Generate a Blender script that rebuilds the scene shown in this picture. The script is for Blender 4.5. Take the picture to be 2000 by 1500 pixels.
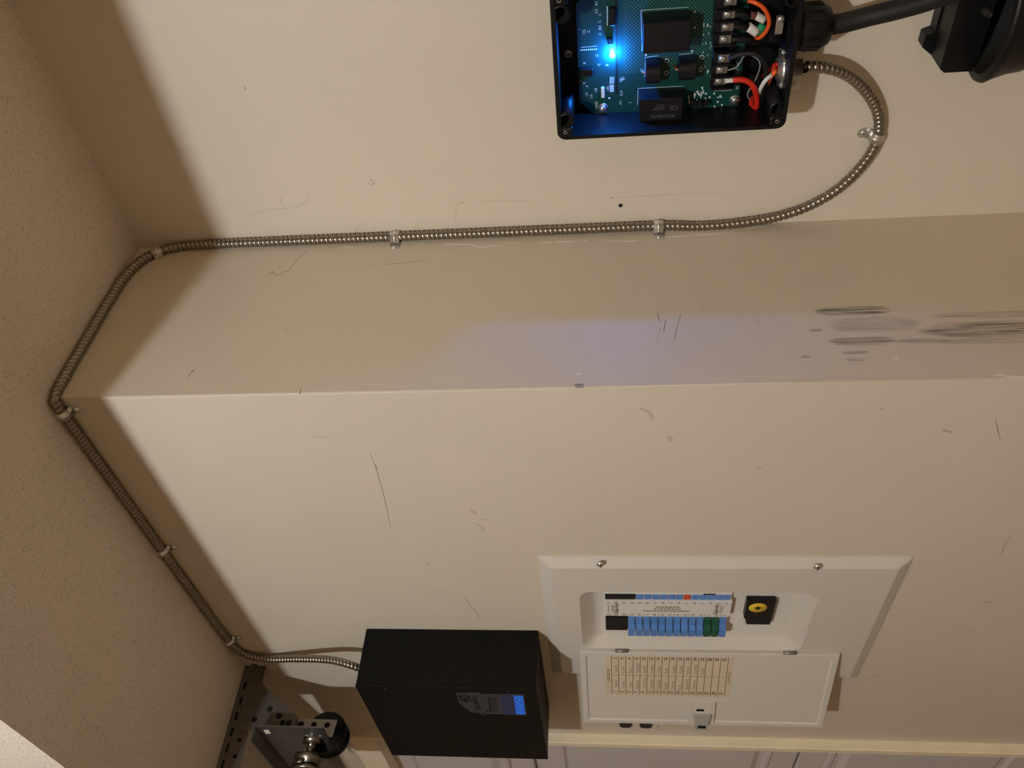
import bpy, bmesh, math, random
from mathutils import Vector, Matrix, Quaternion
random.seed(7)
R = math.radians
for o in list(bpy.data.objects): bpy.data.objects.remove(o)
scene = bpy.context.scene
COL = scene.collection

# ------------------------------------------------------------------ camera
Z0 = 2.35                      # height of the soffit underside above the floor
F_PX, CAM = 1637.87, Vector((0.8672, -0.8130, -0.8303))
YAW, PIT, ROL = -0.8126, 0.1076, -0.0211
FW = Vector((math.sin(YAW)*math.cos(PIT), math.cos(YAW)*math.cos(PIT), math.sin(PIT)))
_r = FW.cross(Vector((0, 0, 1))).normalized(); _u = _r.cross(FW)
RT = _r*math.cos(ROL) + _u*math.sin(ROL)
UP = -_r*math.sin(ROL) + _u*math.cos(ROL)
cam_data = bpy.data.cameras.new('camera'); cam = bpy.data.objects.new('camera', cam_data); COL.objects.link(cam)
cam_data.sensor_width = 36; cam_data.lens = 36*F_PX/2000; cam_data.clip_start = 0.02; cam_data.clip_end = 60
M = Matrix((-UP, RT, -FW)).transposed().to_4x4(); M.translation = CAM + Vector((0, 0, Z0))
cam.matrix_world = M
scene.camera = cam

# ------------------------------------------------------------------ world, exposure
world = bpy.data.worlds.new('world'); scene.world = world; world.use_nodes = True
world.node_tree.nodes['Background'].inputs[0].default_value = (0.02, 0.018, 0.016, 1)
world.node_tree.nodes['Background'].inputs[1].default_value = 0.1
vs = scene.view_settings
vs.view_transform = 'Standard'; vs.look = 'None'; vs.gamma = 1; vs.use_curve_mapping = False
vs.exposure = 0.0
BULB_POS = (0.87, -1.84, 0.30); BULB_R = 0.034; BULB_W = 1950.0; BULB_COL = (0.955, 1.03, 1.09)

J = 0.3671                     # depth of the return between the two walls

# ------------------------------------------------------------------ helpers
def S(r, g, b):                # 8-bit sRGB to linear
    f = lambda c: c/12.92 if c <= 0.04045 else ((c+0.055)/1.055)**2.4
    return (f(r/255), f(g/255), f(b/255), 1)
def plane_hit(u, v, p, n):     # where the photo's pixel meets a real plane (soffit-based z)
    d = FW*F_PX + RT*(750-v) + UP*(1000-u)
    t = (Vector(p)-CAM).dot(Vector(n))/d.dot(Vector(n))
    return CAM + d*t
def px(u, v, y): return plane_hit(u, v, (0, y, 0), (0, 1, 0))     # on a plane parallel to the walls
def pz(u, v, z): return plane_hit(u, v, (0, 0, z), (0, 0, 1))
def pxx(u, v, x): return plane_hit(u, v, (x, 0, 0), (1, 0, 0))

class MB:
    def __init__(s): s.v = []; s.f = []; s.sm = []
    def add(s, vs, fs, smooth=False):
        b = len(s.v); s.v += [Vector(v) for v in vs]
        for f in fs: s.f.append([b+i for i in f]); s.sm.append(smooth)
        return s
    def bm(s, bm, smooth=False, mat=None):
        bm.verts.index_update(); b = len(s.v)
        s.v += [(mat @ v.co) if mat else v.co.copy() for v in bm.verts]
        for f in bm.faces: s.f.append([b+v.index for v in f.verts]); s.sm.append(smooth)
        bm.free(); return s
    def box(s, x0, x1, y0, y1, z0, z1, bev=0, seg=1, mat=None):
        bm = bmesh.new(); bmesh.ops.create_cube(bm, size=1)
        for v in bm.verts: v.co = Vector(((x0+x1)/2+v.co.x*(x1-x0), (y0+y1)/2+v.co.y*(y1-y0), (z0+z1)/2+v.co.z*(z1-z0)))
        if bev: bmesh.ops.bevel(bm, geom=list(bm.edges), offset=bev, segments=seg, affect='EDGES', profile=0.5)
        return s.bm(bm, False, mat)
    def cyl(s, a, b, r0, r1=None, n=20, caps=True, smooth=True):
        a = Vector(a); b = Vector(b); r1 = r0 if r1 is None else r1
        d = (b-a).normalized(); x = d.orthogonal().normalized(); y = d.cross(x)
        vs = []
        for c, r in ((a, r0), (b, r1)):
            for i in range(n):
                t = 2*math.pi*i/n; vs.append(c + x*(r*math.cos(t)) + y*(r*math.sin(t)))
        s.add(vs, [[i, (i+1) % n, n+(i+1) % n, n+i] for i in range(n)], smooth)
        if caps:
            b0 = len(s.v)-2*n
            s.f.append([b0+i for i in range(n)][::-1]); s.sm.append(False)
            s.f.append([b0+n+i for i in range(n)]); s.sm.append(False)
        return s
    def lathe(s, c, axis, prof, n=24, smooth=True, a0=0.0, a1=2*math.pi, xref=None):
        c = Vector(c); d = Vector(axis).normalized(); x = Vector(xref) if xref else d.orthogonal().normalized(); y = d.cross(x)
        full = abs(a1-a0-2*math.pi) < 1e-6; m = n if full else n+1; vs = []
        for (h, r) in prof:
            for i in range(m):
                t = a0+(a1-a0)*i/n; vs.append(c + d*h + x*(r*math.cos(t)) + y*(r*math.sin(t)))
        fs = []
        for k in range(len(prof)-1):
            for i in range(n):
                j = (i+1) % m if full else i+1
                fs.append([k*m+i, k*m+j, (k+1)*m+j, (k+1)*m+i])
        return s.add(vs, fs, smooth)
    def tube(s, pts, r, n=10, smooth=True, caps=True):
        pts = [Vector(p) for p in pts]; fr = frames(pts); vs = []
        for i, (p, (t, x, y)) in enumerate(zip(pts, fr)):
            rr = r[i] if isinstance(r, (list, tuple)) else r
            for k in range(n):
                a = 2*math.pi*k/n; vs.append(p + x*(rr*math.cos(a)) + y*(rr*math.sin(a)))
        m = len(pts)
        fs = [[i*n+k, i*n+(k+1) % n, (i+1)*n+(k+1) % n, (i+1)*n+k] for i in range(m-1) for k in range(n)]
        s.add(vs, fs, smooth)
        if caps:
            b0 = len(s.v)-m*n
            s.f.append([b0+k for k in range(n)][::-1]); s.sm.append(False)
            s.f.append([b0+(m-1)*n+k for k in range(n)]); s.sm.append(False)
        return s
    def prism(s, poly, ext, smooth=False):          # 3D planar polygon extruded by a vector
        poly = [Vector(p) for p in poly]; e = Vector(ext); n = len(poly)
        vs = poly + [p+e for p in poly]
        fs = [list(range(n))[::-1], [n+i for i in range(n)]] + [[i, (i+1) % n, n+(i+1) % n, n+i] for i in range(n)]
        return s.add(vs, fs, smooth)
    def loft(s, rings, cap0=False, cap1=False, smooth=False):
        n = len(rings[0]); vs = [p for r in rings for p in r]
        fs = [[k*n+i, k*n+(i+1) % n, (k+1)*n+(i+1) % n, (k+1)*n+i] for k in range(len(rings)-1) for i in range(n)]
        if cap0: fs.append(list(range(n))[::-1])
        if cap1: fs.append([(len(rings)-1)*n+i for i in range(n)])
        return s.add(vs, fs, smooth)
    def ribbon(s, pts, w, nrm, th=0.00025):         # a thin mark lying on a surface
        pts = [Vector(p) for p in pts]; n = Vector(nrm).normalized(); m = len(pts); vs = []
        for i, p in enumerate(pts):
            t = (pts[min(i+1, m-1)]-pts[max(i-1, 0)]).normalized(); sd = t.cross(n).normalized()
            ww = (w[i] if isinstance(w, (list, tuple)) else w)/2
            vs += [p+sd*ww, p+sd*ww*0.6+n*th, p-sd*ww*0.6+n*th, p-sd*ww]
        fs = [[i*4+k, i*4+k+1, (i+1)*4+k+1, (i+1)*4+k] for i in range(m-1) for k in range(3)]
        return s.add(vs, fs)
    def build(s, name, mat, parent=None, local=False, origin=None, auto=None):
        # vertices are in soffit-based coordinates unless local; the object sits at the mesh's middle
        if local: o0 = Vector((0, 0, 0))
        else:
            lo = Vector([min(v[i] for v in s.v) for i in range(3)]); hi = Vector([max(v[i] for v in s.v) for i in range(3)])
            o0 = Vector(origin) if origin else (lo+hi)/2
        me = bpy.data.meshes.new(name); me.from_pydata([tuple(v-o0) for v in s.v], [], s.f)
        for p, sm in zip(me.polygons, s.sm): p.use_smooth = sm
        me.validate(); me.update()
        bm = bmesh.new(); bm.from_mesh(me); bmesh.ops.recalc_face_normals(bm, faces=bm.faces); bm.to_mesh(me); bm.free()
        if isinstance(mat, (list, tuple)):
            for m in mat: me.materials.append(m)
        else: me.materials.append(mat)
        o = bpy.data.objects.new(name, me); COL.objects.link(o)
        if local:
            if parent: o.parent = parent
        else: place(o, o0, parent)
        return o

def wloc(o):
    l = Vector(o.location)
    return l + wloc(o.parent) if o.parent else l
def place(o, p, parent=None):
    w = Vector(p) + Vector((0, 0, Z0))
    if parent: o.parent = parent; o.location = w - wloc(parent)
    else: o.location = w
def frames(pts):
    m = len(pts); T = [(pts[min(i+1, m-1)]-pts[max(i-1, 0)]).normalized() for i in range(m)]
    x = T[0].orthogonal().normalized(); out = []
    for i in range(m):
        if i:
            q = T[i-1].rotation_difference(T[i]); x = q @ x
        x = (x - T[i]*x.dot(T[i])).normalized(); out.append((T[i], x, T[i].cross(x)))
    return out
def spline(pts, step=0.01):
    pts = [Vector(p) for p in pts]; P = [pts[0]*2-pts[1]] + pts + [pts[-1]*2-pts[-2]]; out = []
    for i in range(1, len(P)-2):
        a, b, c, d = P[i-1:i+3]; n = max(2, int((c-b).length/step))
        for k in range(n):
            # centripetal-ish Catmull-Rom
            t = k/n; out.append(0.5*((2*b)+(c-a)*t+(2*a-5*b+4*c-d)*t*t+(3*b-a-3*c+d)*t**3))
    out.append(pts[-1]); return out
def resample(pts, ds):
    L = [0]
    for a, b in zip(pts, pts[1:]): L.append(L[-1]+(b-a).length)
    n = int(L[-1]/ds); out = []; j = 0
    for k in range(n+1):
        s = L[-1]*k/n
        while j < len(L)-2 and L[j+1] < s: j += 1
        t = (s-L[j])/max(1e-9, L[j+1]-L[j]); out.append(pts[j].lerp(pts[j+1], t))
    return out
def tag(o, label=None, cat=None, group=None, kind=None):
    if label: o['label'] = label
    if cat: o['category'] = cat
    if group: o['group'] = group
    if kind: o['kind'] = kind
    return o
def thing(name, loc, label, cat, group=None):
    o = bpy.data.objects.new(name, None); COL.objects.link(o); o.empty_display_size = 0.05
    place(o, loc); return tag(o, label, cat, group)
def plab(o, label): o['label'] = label; return o
def rrect(x0, x1, z0, z1, r, y, n=5):               # rounded rectangle ring in an XZ plane
    out = []
    for cx, cz, a in ((x1-r, z1-r, 0), (x0+r, z1-r, 90), (x0+r, z0+r, 180), (x1-r, z0+r, 270)):
        for i in range(n+1):
            t = R(a+90*i/n); out.append(Vector((cx+r*math.cos(t), y, cz+r*math.sin(t))))
    return out
_tc = {}
def text_mesh(st, bold=0.0):
    k = (st, bold)
    if k not in _tc:
        c = bpy.data.curves.new('t', 'FONT'); c.body = st; c.size = 1; c.align_x = 'CENTER'; c.align_y = 'CENTER'; c.offset = bold; c.resolution_u = 2
        o = bpy.data.objects.new('t', c); COL.objects.link(o); dg = bpy.context.evaluated_depsgraph_get()
        me = bpy.data.meshes.new_from_object(o.evaluated_get(dg))
        _tc[k] = ([v.co.copy() for v in me.vertices], [list(p.vertices) for p in me.polygons])
        bpy.data.objects.remove(o); bpy.data.meshes.remove(me)
    return _tc[k]
def text(mb, st, size, c, right, up, off=0.0003, bold=0.0, sx=1.0, shear=0.0):
    vs, fs = text_mesh(st, bold); r = Vector(right).normalized(); u = Vector(up).normalized(); n = r.cross(u); c = Vector(c)
    mb.add([c + r*((v.x*sx+v.y*shear)*size) + u*(v.y*size) + n*off for v in vs], fs)

# ------------------------------------------------------------------ materials
def mat(name, col, rough=0.5, metal=0.0, spec=0.5, noise=0.0, nscale=20, bump=0.0, bscale=200, emit=None, estr=0.0, specks=None, coat=0.0):
    m = bpy.data.materials.new(name); m.use_nodes = True; nt = m.node_tree; b = nt.nodes['Principled BSDF']
    if len(col) == 3: col = (*col, 1)
    b.inputs['Base Color'].default_value = col; b.inputs['Roughness'].default_value = rough; b.inputs['Metallic'].default_value = metal
    b.inputs['Specular IOR Level'].default_value = spec; b.inputs['Coat Weight'].default_value = coat
    tc = nt.nodes.new('ShaderNodeTexCoord')
    if noise or specks:
        n = nt.nodes.new('ShaderNodeTexNoise'); n.inputs['Scale'].default_value = nscale; n.inputs['Detail'].default_value = 5
        nt.links.new(tc.outputs['Object'], n.inputs['Vector'])
        mx = nt.nodes.new('ShaderNodeMix'); mx.data_type = 'RGBA'
        mx.inputs['A'].default_value = tuple(c*(1-noise) for c in col[:3])+(1,); mx.inputs['B'].default_value = tuple(min(1, c*(1+noise)) for c in col[:3])+(1,)
        nt.links.new(n.outputs['Fac'], mx.inputs['Factor']); last = mx.outputs['Result']
        if specks:
            sc, th, dark = specks
            n2 = nt.nodes.new('ShaderNodeTexNoise'); n2.inputs['Scale'].default_value = sc; n2.inputs['Detail'].default_value = 2
            nt.links.new(tc.outputs['Object'], n2.inputs['Vector'])
            mr = nt.nodes.new('ShaderNodeMapRange'); mr.inputs['From Min'].default_value = th; mr.inputs['From Max'].default_value = th+0.05
            nt.links.new(n2.outputs['Fac'], mr.inputs['Value'])
            m2 = nt.nodes.new('ShaderNodeMix'); m2.data_type = 'RGBA'; m2.inputs['B'].default_value = tuple(c*dark for c in col[:3])+(1,)
            nt.links.new(last, m2.inputs['A']); nt.links.new(mr.outputs['Result'], m2.inputs['Factor']); last = m2.outputs['Result']
        nt.links.new(last, b.inputs['Base Color'])
    if bump:
        n = nt.nodes.new('ShaderNodeTexNoise'); n.inputs['Scale'].default_value = bscale; n.inputs['Detail'].default_value = 3
        nt.links.new(tc.outputs['Object'], n.inputs['Vector'])
        bp = nt.nodes.new('ShaderNodeBump'); bp.inputs['Strength'].default_value = bump; bp.inputs['Distance'].default_value = 0.002
        nt.links.new(n.outputs['Fac'], bp.inputs['Height']); nt.links.new(bp.outputs['Normal'], b.inputs['Normal'])
    if emit:
        b.inputs['Emission Color'].default_value = (*emit[:3], 1); b.inputs['Emission Strength'].default_value = estr
    return m

WALLC = (0.66, 0.565, 0.435)
def wall_mat(name, blobs=(), axes=('Y', 'Z'), base=WALLC):
    """painted wall; blobs = dark rubbed scuffs (a,z,ra,rz,strength)"""
    m = mat(name, base, 0.5, noise=0.05, nscale=3.0, bump=0.12, bscale=160)
    nt = m.node_tree; b = nt.nodes['Principled BSDF']; L = nt.links
    last = b.inputs['Base Color'].links[0].from_socket
    geo = nt.nodes.new('ShaderNodeNewGeometry'); sep = nt.nodes.new('ShaderNodeSeparateXYZ'); L.new(geo.outputs['Position'], sep.inputs[0])
    A, Zs = sep.outputs[axes[0]], sep.outputs['Z']
    def mth(op, a, b_=None, c=None):
        n = nt.nodes.new('ShaderNodeMath'); n.operation = op
        for i, s in enumerate((a, b_, c)):
            if s is None: continue
            if isinstance(s, (int, float)): n.inputs[i].default_value = s
            else: L.new(s, n.inputs[i])
        return n.outputs[0]
    def sm(v, lo, hi):
        n = nt.nodes.new('ShaderNodeMapRange'); n.interpolation_type = 'SMOOTHSTEP'; n.inputs['From Min'].default_value = lo; n.inputs['From Max'].default_value = hi
        L.new(v, n.inputs['Value']); return n.outputs['Result']
    if blobs:
        mp = nt.nodes.new('ShaderNodeMapping'); mp.inputs['Scale'].default_value = (420, 420, 10); mp.inputs['Rotation'].default_value = (R(2.5), 0, 0)
        L.new(geo.outputs['Position'], mp.inputs['Vector'])
        n = nt.nodes.new('ShaderNodeTexNoise'); n.inputs['Scale'].default_value = 1; n.inputs['Detail'].default_value = 4; n.inputs['Roughness'].default_value = 0.7
        L.new(mp.outputs[0], n.inputs['Vector']); st = sm(n.outputs['Fac'], 0.36, 0.66); tot = None
        for (a, z, ra, rz, s) in blobs:
            d = mth('ADD', mth('POWER', mth('ABSOLUTE', mth('DIVIDE', mth('SUBTRACT', A, a), ra)), 2.0),
                    mth('POWER', mth('ABSOLUTE', mth('DIVIDE', mth('SUBTRACT', Zs, Z0+z), rz)), 4.0))
            k = mth('MULTIPLY', mth('SUBTRACT', 1, sm(d, 0.25, 1.0)), s); tot = k if tot is None else mth('MAXIMUM', tot, k)
        mx = nt.nodes.new('ShaderNodeMix'); mx.data_type = 'RGBA'; mx.inputs['B'].default_value = (0.035, 0.028, 0.022, 1)
        L.new(mth('MULTIPLY', tot, st), mx.inputs['Factor']); L.new(last, mx.inputs['A']); last = mx.outputs['Result']
    L.new(last, b.inputs['Base Color'])
    return m

# scuffs on the return, given in (y, z) of that wall
def yz(u, v): p = pxx(u, v, 0); return p.y, p.z
def blob(u0, v0, u1, v1, s, nv=None):
    a = yz((u0+u1)/2, (v0+v1)/2); b = yz(u0, v0); c = yz(u1, v1); e = yz((u0+u1)/2, v0); f = yz((u0+u1)/2, v1)
    return (a[0], a[1], abs(e[0]-f[0])/2, abs(b[1]-c[1])/2, s)
SCUFF = [blob(1582, 596, 1750, 617, 1.0), blob(1578, 641, 1608, 649, 0.8), blob(1605, 616, 1810, 652, 0.42), blob(1610, 656, 1760, 676, 0.85),
         blob(1640, 684, 1700, 692, 0.6), blob(1650, 698, 1695, 706, 0.6), blob(1562, 693, 1584, 700, 0.8), blob(1740, 660, 1870, 672, 0.6),
         blob(1800, 606, 2080, 622, 0.45), blob(1770, 624, 2150, 660, 0.95), blob(1800, 655, 2100, 672, 0.4), blob(1120, 748, 1142, 757, 0.9)]
M_wall = wall_mat('wall_paint')
M_wall_ret = wall_mat('wall_paint_return', SCUFF)
M_wallL = wall_mat('wall_paint_front', [], ('X', 'Z'))
M_ceil = mat('ceiling_texture', (0.76, 0.65, 0.52), 0.85, noise=0.08, nscale=6, bump=0.9, bscale=240, specks=(260, 0.60, 0.74))
M_fascia = mat('upper_ceiling_texture', (0.74, 0.60, 0.44), 0.8, noise=0.05, nscale=10, bump=0.5, bscale=120)
M_wall2 = wall_mat('wall_paint_far', base=(0.70, 0.53, 0.35))
M_floor = mat('concrete', (0.35, 0.265, 0.185), 0.8, noise=0.2, nscale=4, bump=0.2, bscale=60)
M_trim = mat('bare_wood_trim', (0.90, 0.77, 0.54), 0.6, noise=0.12, nscale=12)
M_door = mat('door_paint', (0.66, 0.59, 0.56), 0.5, noise=0.04, nscale=6)
M_panel = mat('white_enamel', (0.66, 0.595, 0.51), 0.28, noise=0.02, nscale=4)
M_steel = mat('zinc_steel', (0.74, 0.73, 0.70), 0.30, 0.92, noise=0.15, nscale=60)
M_conduit = mat('conduit_steel', (0.31, 0.27, 0.22), 0.30, 1.0, noise=0.12, nscale=50)
M_galv = mat('galvanised_steel', (0.16, 0.145, 0.125), 0.5, 0.8, noise=0.35, nscale=30)
M_galv2 = mat('plate_steel', (0.22, 0.215, 0.21), 0.42, 0.9, noise=0.15, nscale=14)
M_black = mat('black_plastic', (0.0038, 0.0037, 0.004), 0.42, spec=0.28, noise=0.1, nscale=30, bump=0.1, bscale=600)
M_blackpc = mat('black_powder_coat', (0.0030, 0.0029, 0.0028), 0.55, spec=0.16, bump=0.25, bscale=900)
M_rubber = mat('black_rubber', (0.009, 0.0075, 0.0065), 0.6, spec=0.3, noise=0.15, nscale=60)
M_comp = mat('component_black', (0.006, 0.0055, 0.007), 0.42, spec=0.3)
M_ink = mat('black_ink', (0.012, 0.010, 0.008), 0.8, spec=0.2)
M_brown = mat('brown_print', (0.16, 0.10, 0.05), 0.7)
M_pencil = mat('pencil', (0.20, 0.15, 0.10), 0.7)
M_paper = mat('cream_label', (0.66, 0.535, 0.37), 0.75, noise=0.04, nscale=30)
M_white = mat('white_plastic', (0.76, 0.71, 0.64), 0.45)
M_blue = mat('blue_breaker', (0.10, 0.24, 0.56), 0.45, noise=0.06, nscale=60)
M_green = mat('green_breaker', (0.008, 0.09, 0.045), 0.45)
M_red = mat('red_breaker', (0.62, 0.06, 0.012), 0.45)
M_yellow = mat('yellow_print', (0.75, 0.52, 0.03), 0.5)
M_silk = mat('silkscreen', (0.62, 0.66, 0.62), 0.6)
M_redwire = mat('red_wire', (0.62, 0.022, 0.01), 0.38)
M_orwire = mat('orange_wire', (0.80, 0.10, 0.012), 0.4)
M_whwire = mat('white_wire', (0.74, 0.68, 0.60), 0.5)
M_gnwire = mat('green_wire', (0.02, 0.26, 0.12), 0.5)
M_copper = mat('copper_winding', (0.55, 0.18, 0.10), 0.35, 0.8)
M_zinc = mat('dull_zinc', (0.66, 0.64, 0.60), 0.4, 0.35)
M_galv3 = mat('tin_plate', (0.42, 0.40, 0.37), 0.35, 0.9)
M_chalk = mat('chipped_paint', (0.80, 0.73, 0.60), 0.8)
M_dirt = mat('dirt_mark', (0.31, 0.245, 0.17), 0.9)
M_dirt2 = mat('faint_mark', (0.52, 0.435, 0.325), 0.9)
M_sticker = mat('grey_sticker', (0.042, 0.042, 0.046), 0.45, spec=0.25)
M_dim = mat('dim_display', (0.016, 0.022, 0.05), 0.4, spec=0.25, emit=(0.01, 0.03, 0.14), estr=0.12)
M_led = mat('blue_led', (0.3, 0.6, 1), 0.3, emit=(0.012, 0.20, 1.0), estr=2300)
M_bulb = mat('bulb_glow', (1, 1, 1), 0.4, emit=BULB_COL, estr=BULB_W)
M_spring = mat('spring_steel', (0.24, 0.215, 0.17), 0.3, 1.0, noise=0.2, nscale=50)

def pcb_mat():
    m = mat('circuit_board', (0.004, 0.045, 0.035), 0.35, spec=0.35); nt = m.node_tree; L = nt.links; b = nt.nodes['Principled BSDF']
    geo = nt.nodes.new('ShaderNodeNewGeometry'); mp = nt.nodes.new('ShaderNodeMapping'); mp.inputs['Rotation'].default_value = (0, R(45), 0); mp.inputs['Scale'].default_value = (270, 0, 270)
    L.new(geo.outputs['Position'], mp.inputs['Vector'])
    vo = nt.nodes.new('ShaderNodeTexVoronoi'); vo.inputs['Scale'].default_value = 1; vo.inputs['Randomness'].default_value = 0; L.new(mp.outputs[0], vo.inputs['Vector'])
    mr = nt.nodes.new('ShaderNodeMapRange'); mr.inputs['From Min'].default_value = 0.16; mr.inputs['From Max'].default_value = 0.26; mr.inputs['To Min'].default_value = 1; mr.inputs['To Max'].default_value = 0
    L.new(vo.outputs['Distance'], mr.inputs['Value'])
    sep = nt.nodes.new('ShaderNodeSeparateXYZ'); L.new(geo.outputs['Position'], sep.inputs[0])
    gt = nt.nodes.new('ShaderNodeMath'); gt.operation = 'LESS_THAN'; gt.inputs[1].default_value = Z0-0.868; L.new(sep.outputs['Z'], gt.inputs[0])
    g2 = nt.nodes.new('ShaderNodeMath'); g2.operation = 'GREATER_THAN'; g2.inputs[1].default_value = Z0-0.995; L.new(sep.outputs['Z'], g2.inputs[0])
    g3 = nt.nodes.new('ShaderNodeMath'); g3.operation = 'GREATER_THAN'; g3.inputs[1].default_value = 0.292; L.new(sep.outputs['X'], g3.inputs[0])
    p1 = nt.nodes.new('ShaderNodeMath'); p1.operation = 'MULTIPLY'; L.new(gt.outputs[0], p1.inputs[0]); L.new(g2.outputs[0], p1.inputs[1])
    p2 = nt.nodes.new('ShaderNodeMath'); p2.operation = 'MULTIPLY'; L.new(p1.outputs[0], p2.inputs[0]); L.new(g3.outputs[0], p2.inputs[1])
    p3 = nt.nodes.new('ShaderNodeMath'); p3.operation = 'MULTIPLY'; L.new(p2.outputs[0], p3.inputs[0]); L.new(mr.outputs['Result'], p3.inputs[1])
    mx = nt.nodes.new('ShaderNodeMix'); mx.data_type = 'RGBA'; mx.inputs['A'].default_value = (0.004, 0.043, 0.036, 1); mx.inputs['B'].default_value = (0.09, 0.19, 0.15, 1)
    L.new(p3.outputs[0], mx.inputs['Factor']); L.new(mx.outputs['Result'], b.inputs['Base Color'])
    return m
M_pcb = pcb_mat()
def lcd_mat():
    m = mat('lit_display', (0.005, 0.01, 0.03), 0.35, spec=0.2); nt = m.node_tree; L = nt.links; b = nt.nodes['Principled BSDF']
    tc = nt.nodes.new('ShaderNodeTexCoord'); n = nt.nodes.new('ShaderNodeTexNoise'); n.inputs['Scale'].default_value = 230; n.inputs['Detail'].default_value = 1
    L.new(tc.outputs['Object'], n.inputs['Vector'])
    cr = nt.nodes.new('ShaderNodeValToRGB'); cr.color_ramp.elements[0].position = 0.42; cr.color_ramp.elements[0].color = (0.002, 0.04, 0.36, 1)
    cr.color_ramp.elements[1].position = 0.60; cr.color_ramp.elements[1].color = (0.025, 0.25, 0.95, 1)
    L.new(n.outputs['Fac'], cr.inputs[0]); L.new(cr.outputs[0], b.inputs['Emission Color']); b.inputs['Emission Strength'].default_value = 0.62
    return m
M_lcd = lcd_mat()

# ------------------------------------------------------------------ the room
def struct(name, mb, m, parent=None):
    o = mb.build(name, m, parent)
    if not parent: o['kind'] = 'structure'
    return o
FL, TOPZ, YS = -Z0, 0.42, -0.403
XF, XR_, YB = -4.3, 2.7, -5.2
DX1, DX0, DZ = -1.300, -3.75, -0.218          # garage door opening
struct('floor', MB().box(XF-0.1, XR_+0.1, YB-0.1, J+0.2, FL-0.1, FL), M_floor)
wl = MB(); wl.box(DX1+0.002, -0.80, 0.0, 0.12, FL, 0.0); wl.box(-0.53, -0.0003, 0.0, 0.12, FL, 0.0)
wl.box(-0.80, -0.53, 0.0, 0.12, -0.76, 0.0); wl.box(-0.80, -0.53, 0.0, 0.12, FL, -1.24)      # opening for the recessed panel
wl.box(XF, DX1+0.002, 0.0, 0.12, DZ+0.004, 0.0); wl.box(XF, DX0, 0.0, 0.12, FL, DZ+0.004)
wall_front = struct('wall_front', wl, M_wallL)
wall_return = struct('wall_return', MB().box(-0.12, 0.0, 0.0003, J+0.001, FL, 0.0), M_wall_ret)
wall_right = struct('wall_right', MB().box(-0.12, XR_+0.1, J, J+0.12, FL, 0.0), M_wall)
struct('wall_side', MB().box(XR_, XR_+0.1, YB, J, FL, TOPZ), M_wall2)
struct('wall_far', MB().box(XF-0.1, XF, YB, 0.12, FL, TOPZ), M_wall2)
struct('wall_rear', MB().box(XF-0.1, XR_+0.1, YB-0.1, YB, FL, TOPZ), M_wall2)
struct('ceiling_soffit', MB().box(XF, XR_, YS, J+0.12, 0.0, TOPZ), M_ceil)
struct('ceiling', MB().box(XF-0.1, XR_+0.1, YB-0.1, J+0.12, TOPZ, TOPZ+0.1), M_fascia)
struct('trim_1', MB().box(-1.300, -1.276, -0.024, 0.03, FL, DZ+0.071, 0.002), M_trim)
struct('trim_2', MB().box(DX0, -1.301, -0.012, 0.03, DZ, DZ+0.071, 0.002), M_trim)
# sectional garage door behind the opening
dr = bpy.data.objects.new('door_1', None); COL.objects.link(dr); place(dr, ((DX0+DX1)/2, 0.05, FL)); dr['kind'] = 'structure'
edges = [DZ+0.03, -0.62, -1.325, -1.93, FL+0.01]
y0 = 0.03
for a, b in zip(edges, edges[1:]):
    sec = MB().box(DX0-0.04, DX1+0.04, y0, y0+0.045, b+0.003, a-0.003, 0.004).build('door_section', M_door, dr)
    n = 4; w = (DX1-DX0)/n
    for i in range(n):
        xa, xb = DX0+w*i+0.05, DX0+w*(i+1)-0.05
        o_ = [rrect(xa+d, xb-d, b+0.07+d, a-0.07-d, 0.004, y) for d, y in ((0, y0-0.001), (0.006, y0-0.008), (0.014, y0-0.008), (0.022, y0-0.002), (0.034, y0-0.002), (0.05, y0-0.010))]
        MB().loft(o_, cap1=True).build('raised_panel', M_door, sec)

# marks, chips and cracks that sit on the walls
def marks(name, m, plane, lines, parent, w=0.0012):
    mb = MB()
    for ln in lines:
        ww = w
        if isinstance(ln, tuple): ln, ww = ln
        if plane == 'R': pts = [px(u, v, J) for u, v in ln]; n = (0, -1, 0)
        elif plane == 'F': pts = [px(u, v, 0) for u, v in ln]; n = (0, -1, 0)
        elif plane == 'C': pts = [pz(u, v, 0) for u, v in ln]; n = (0, 0, -1)
        else: pts = [pxx(u, v, 0) for u, v in ln]; n = (1, 0, 0)
        pts = spline(pts, 0.006) if len(pts) > 2 else [pts[0], pts[0].lerp(pts[1], .5), pts[1]]
        ws = [ww*(0.35+0.65*math.sin(math.pi*(i+0.6)/(len(pts)+0.2))*random.uniform(.6, 1.1)) for i in range(len(pts))]
        mb.ribbon(pts, ws, n)
    o = mb.build(name, m, parent); return o
marks('scratch', M_dirt, 'R', [[(476, 168), (480, 172), (478, 176)], [(720, 358), (724, 362)], [(722, 353), (730, 352)], [(727, 362), (732, 355)], [(896, 396), (906, 396)], [(1192, 386), (1200, 386)]], wall_right, 0.0016)
marks('faint_scratch', M_dirt2, 'R', [[(915, 395), (955, 393), (1045, 391)], [(1195, 386), (1260, 383), (1330, 379), (1430, 377)], [(478, 425), (510, 412), (545, 408), (578, 405), (610, 392)],
      [(545, 380), (553, 405)], [(606, 376), (600, 390), (582, 400)], [(690, 462), (700, 440)], [(892, 395), (890, 420), (888, 435)], [(1490, 335), (1500, 334)], [(1560, 385), (1556, 392)]], wall_right, 0.0012)
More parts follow.
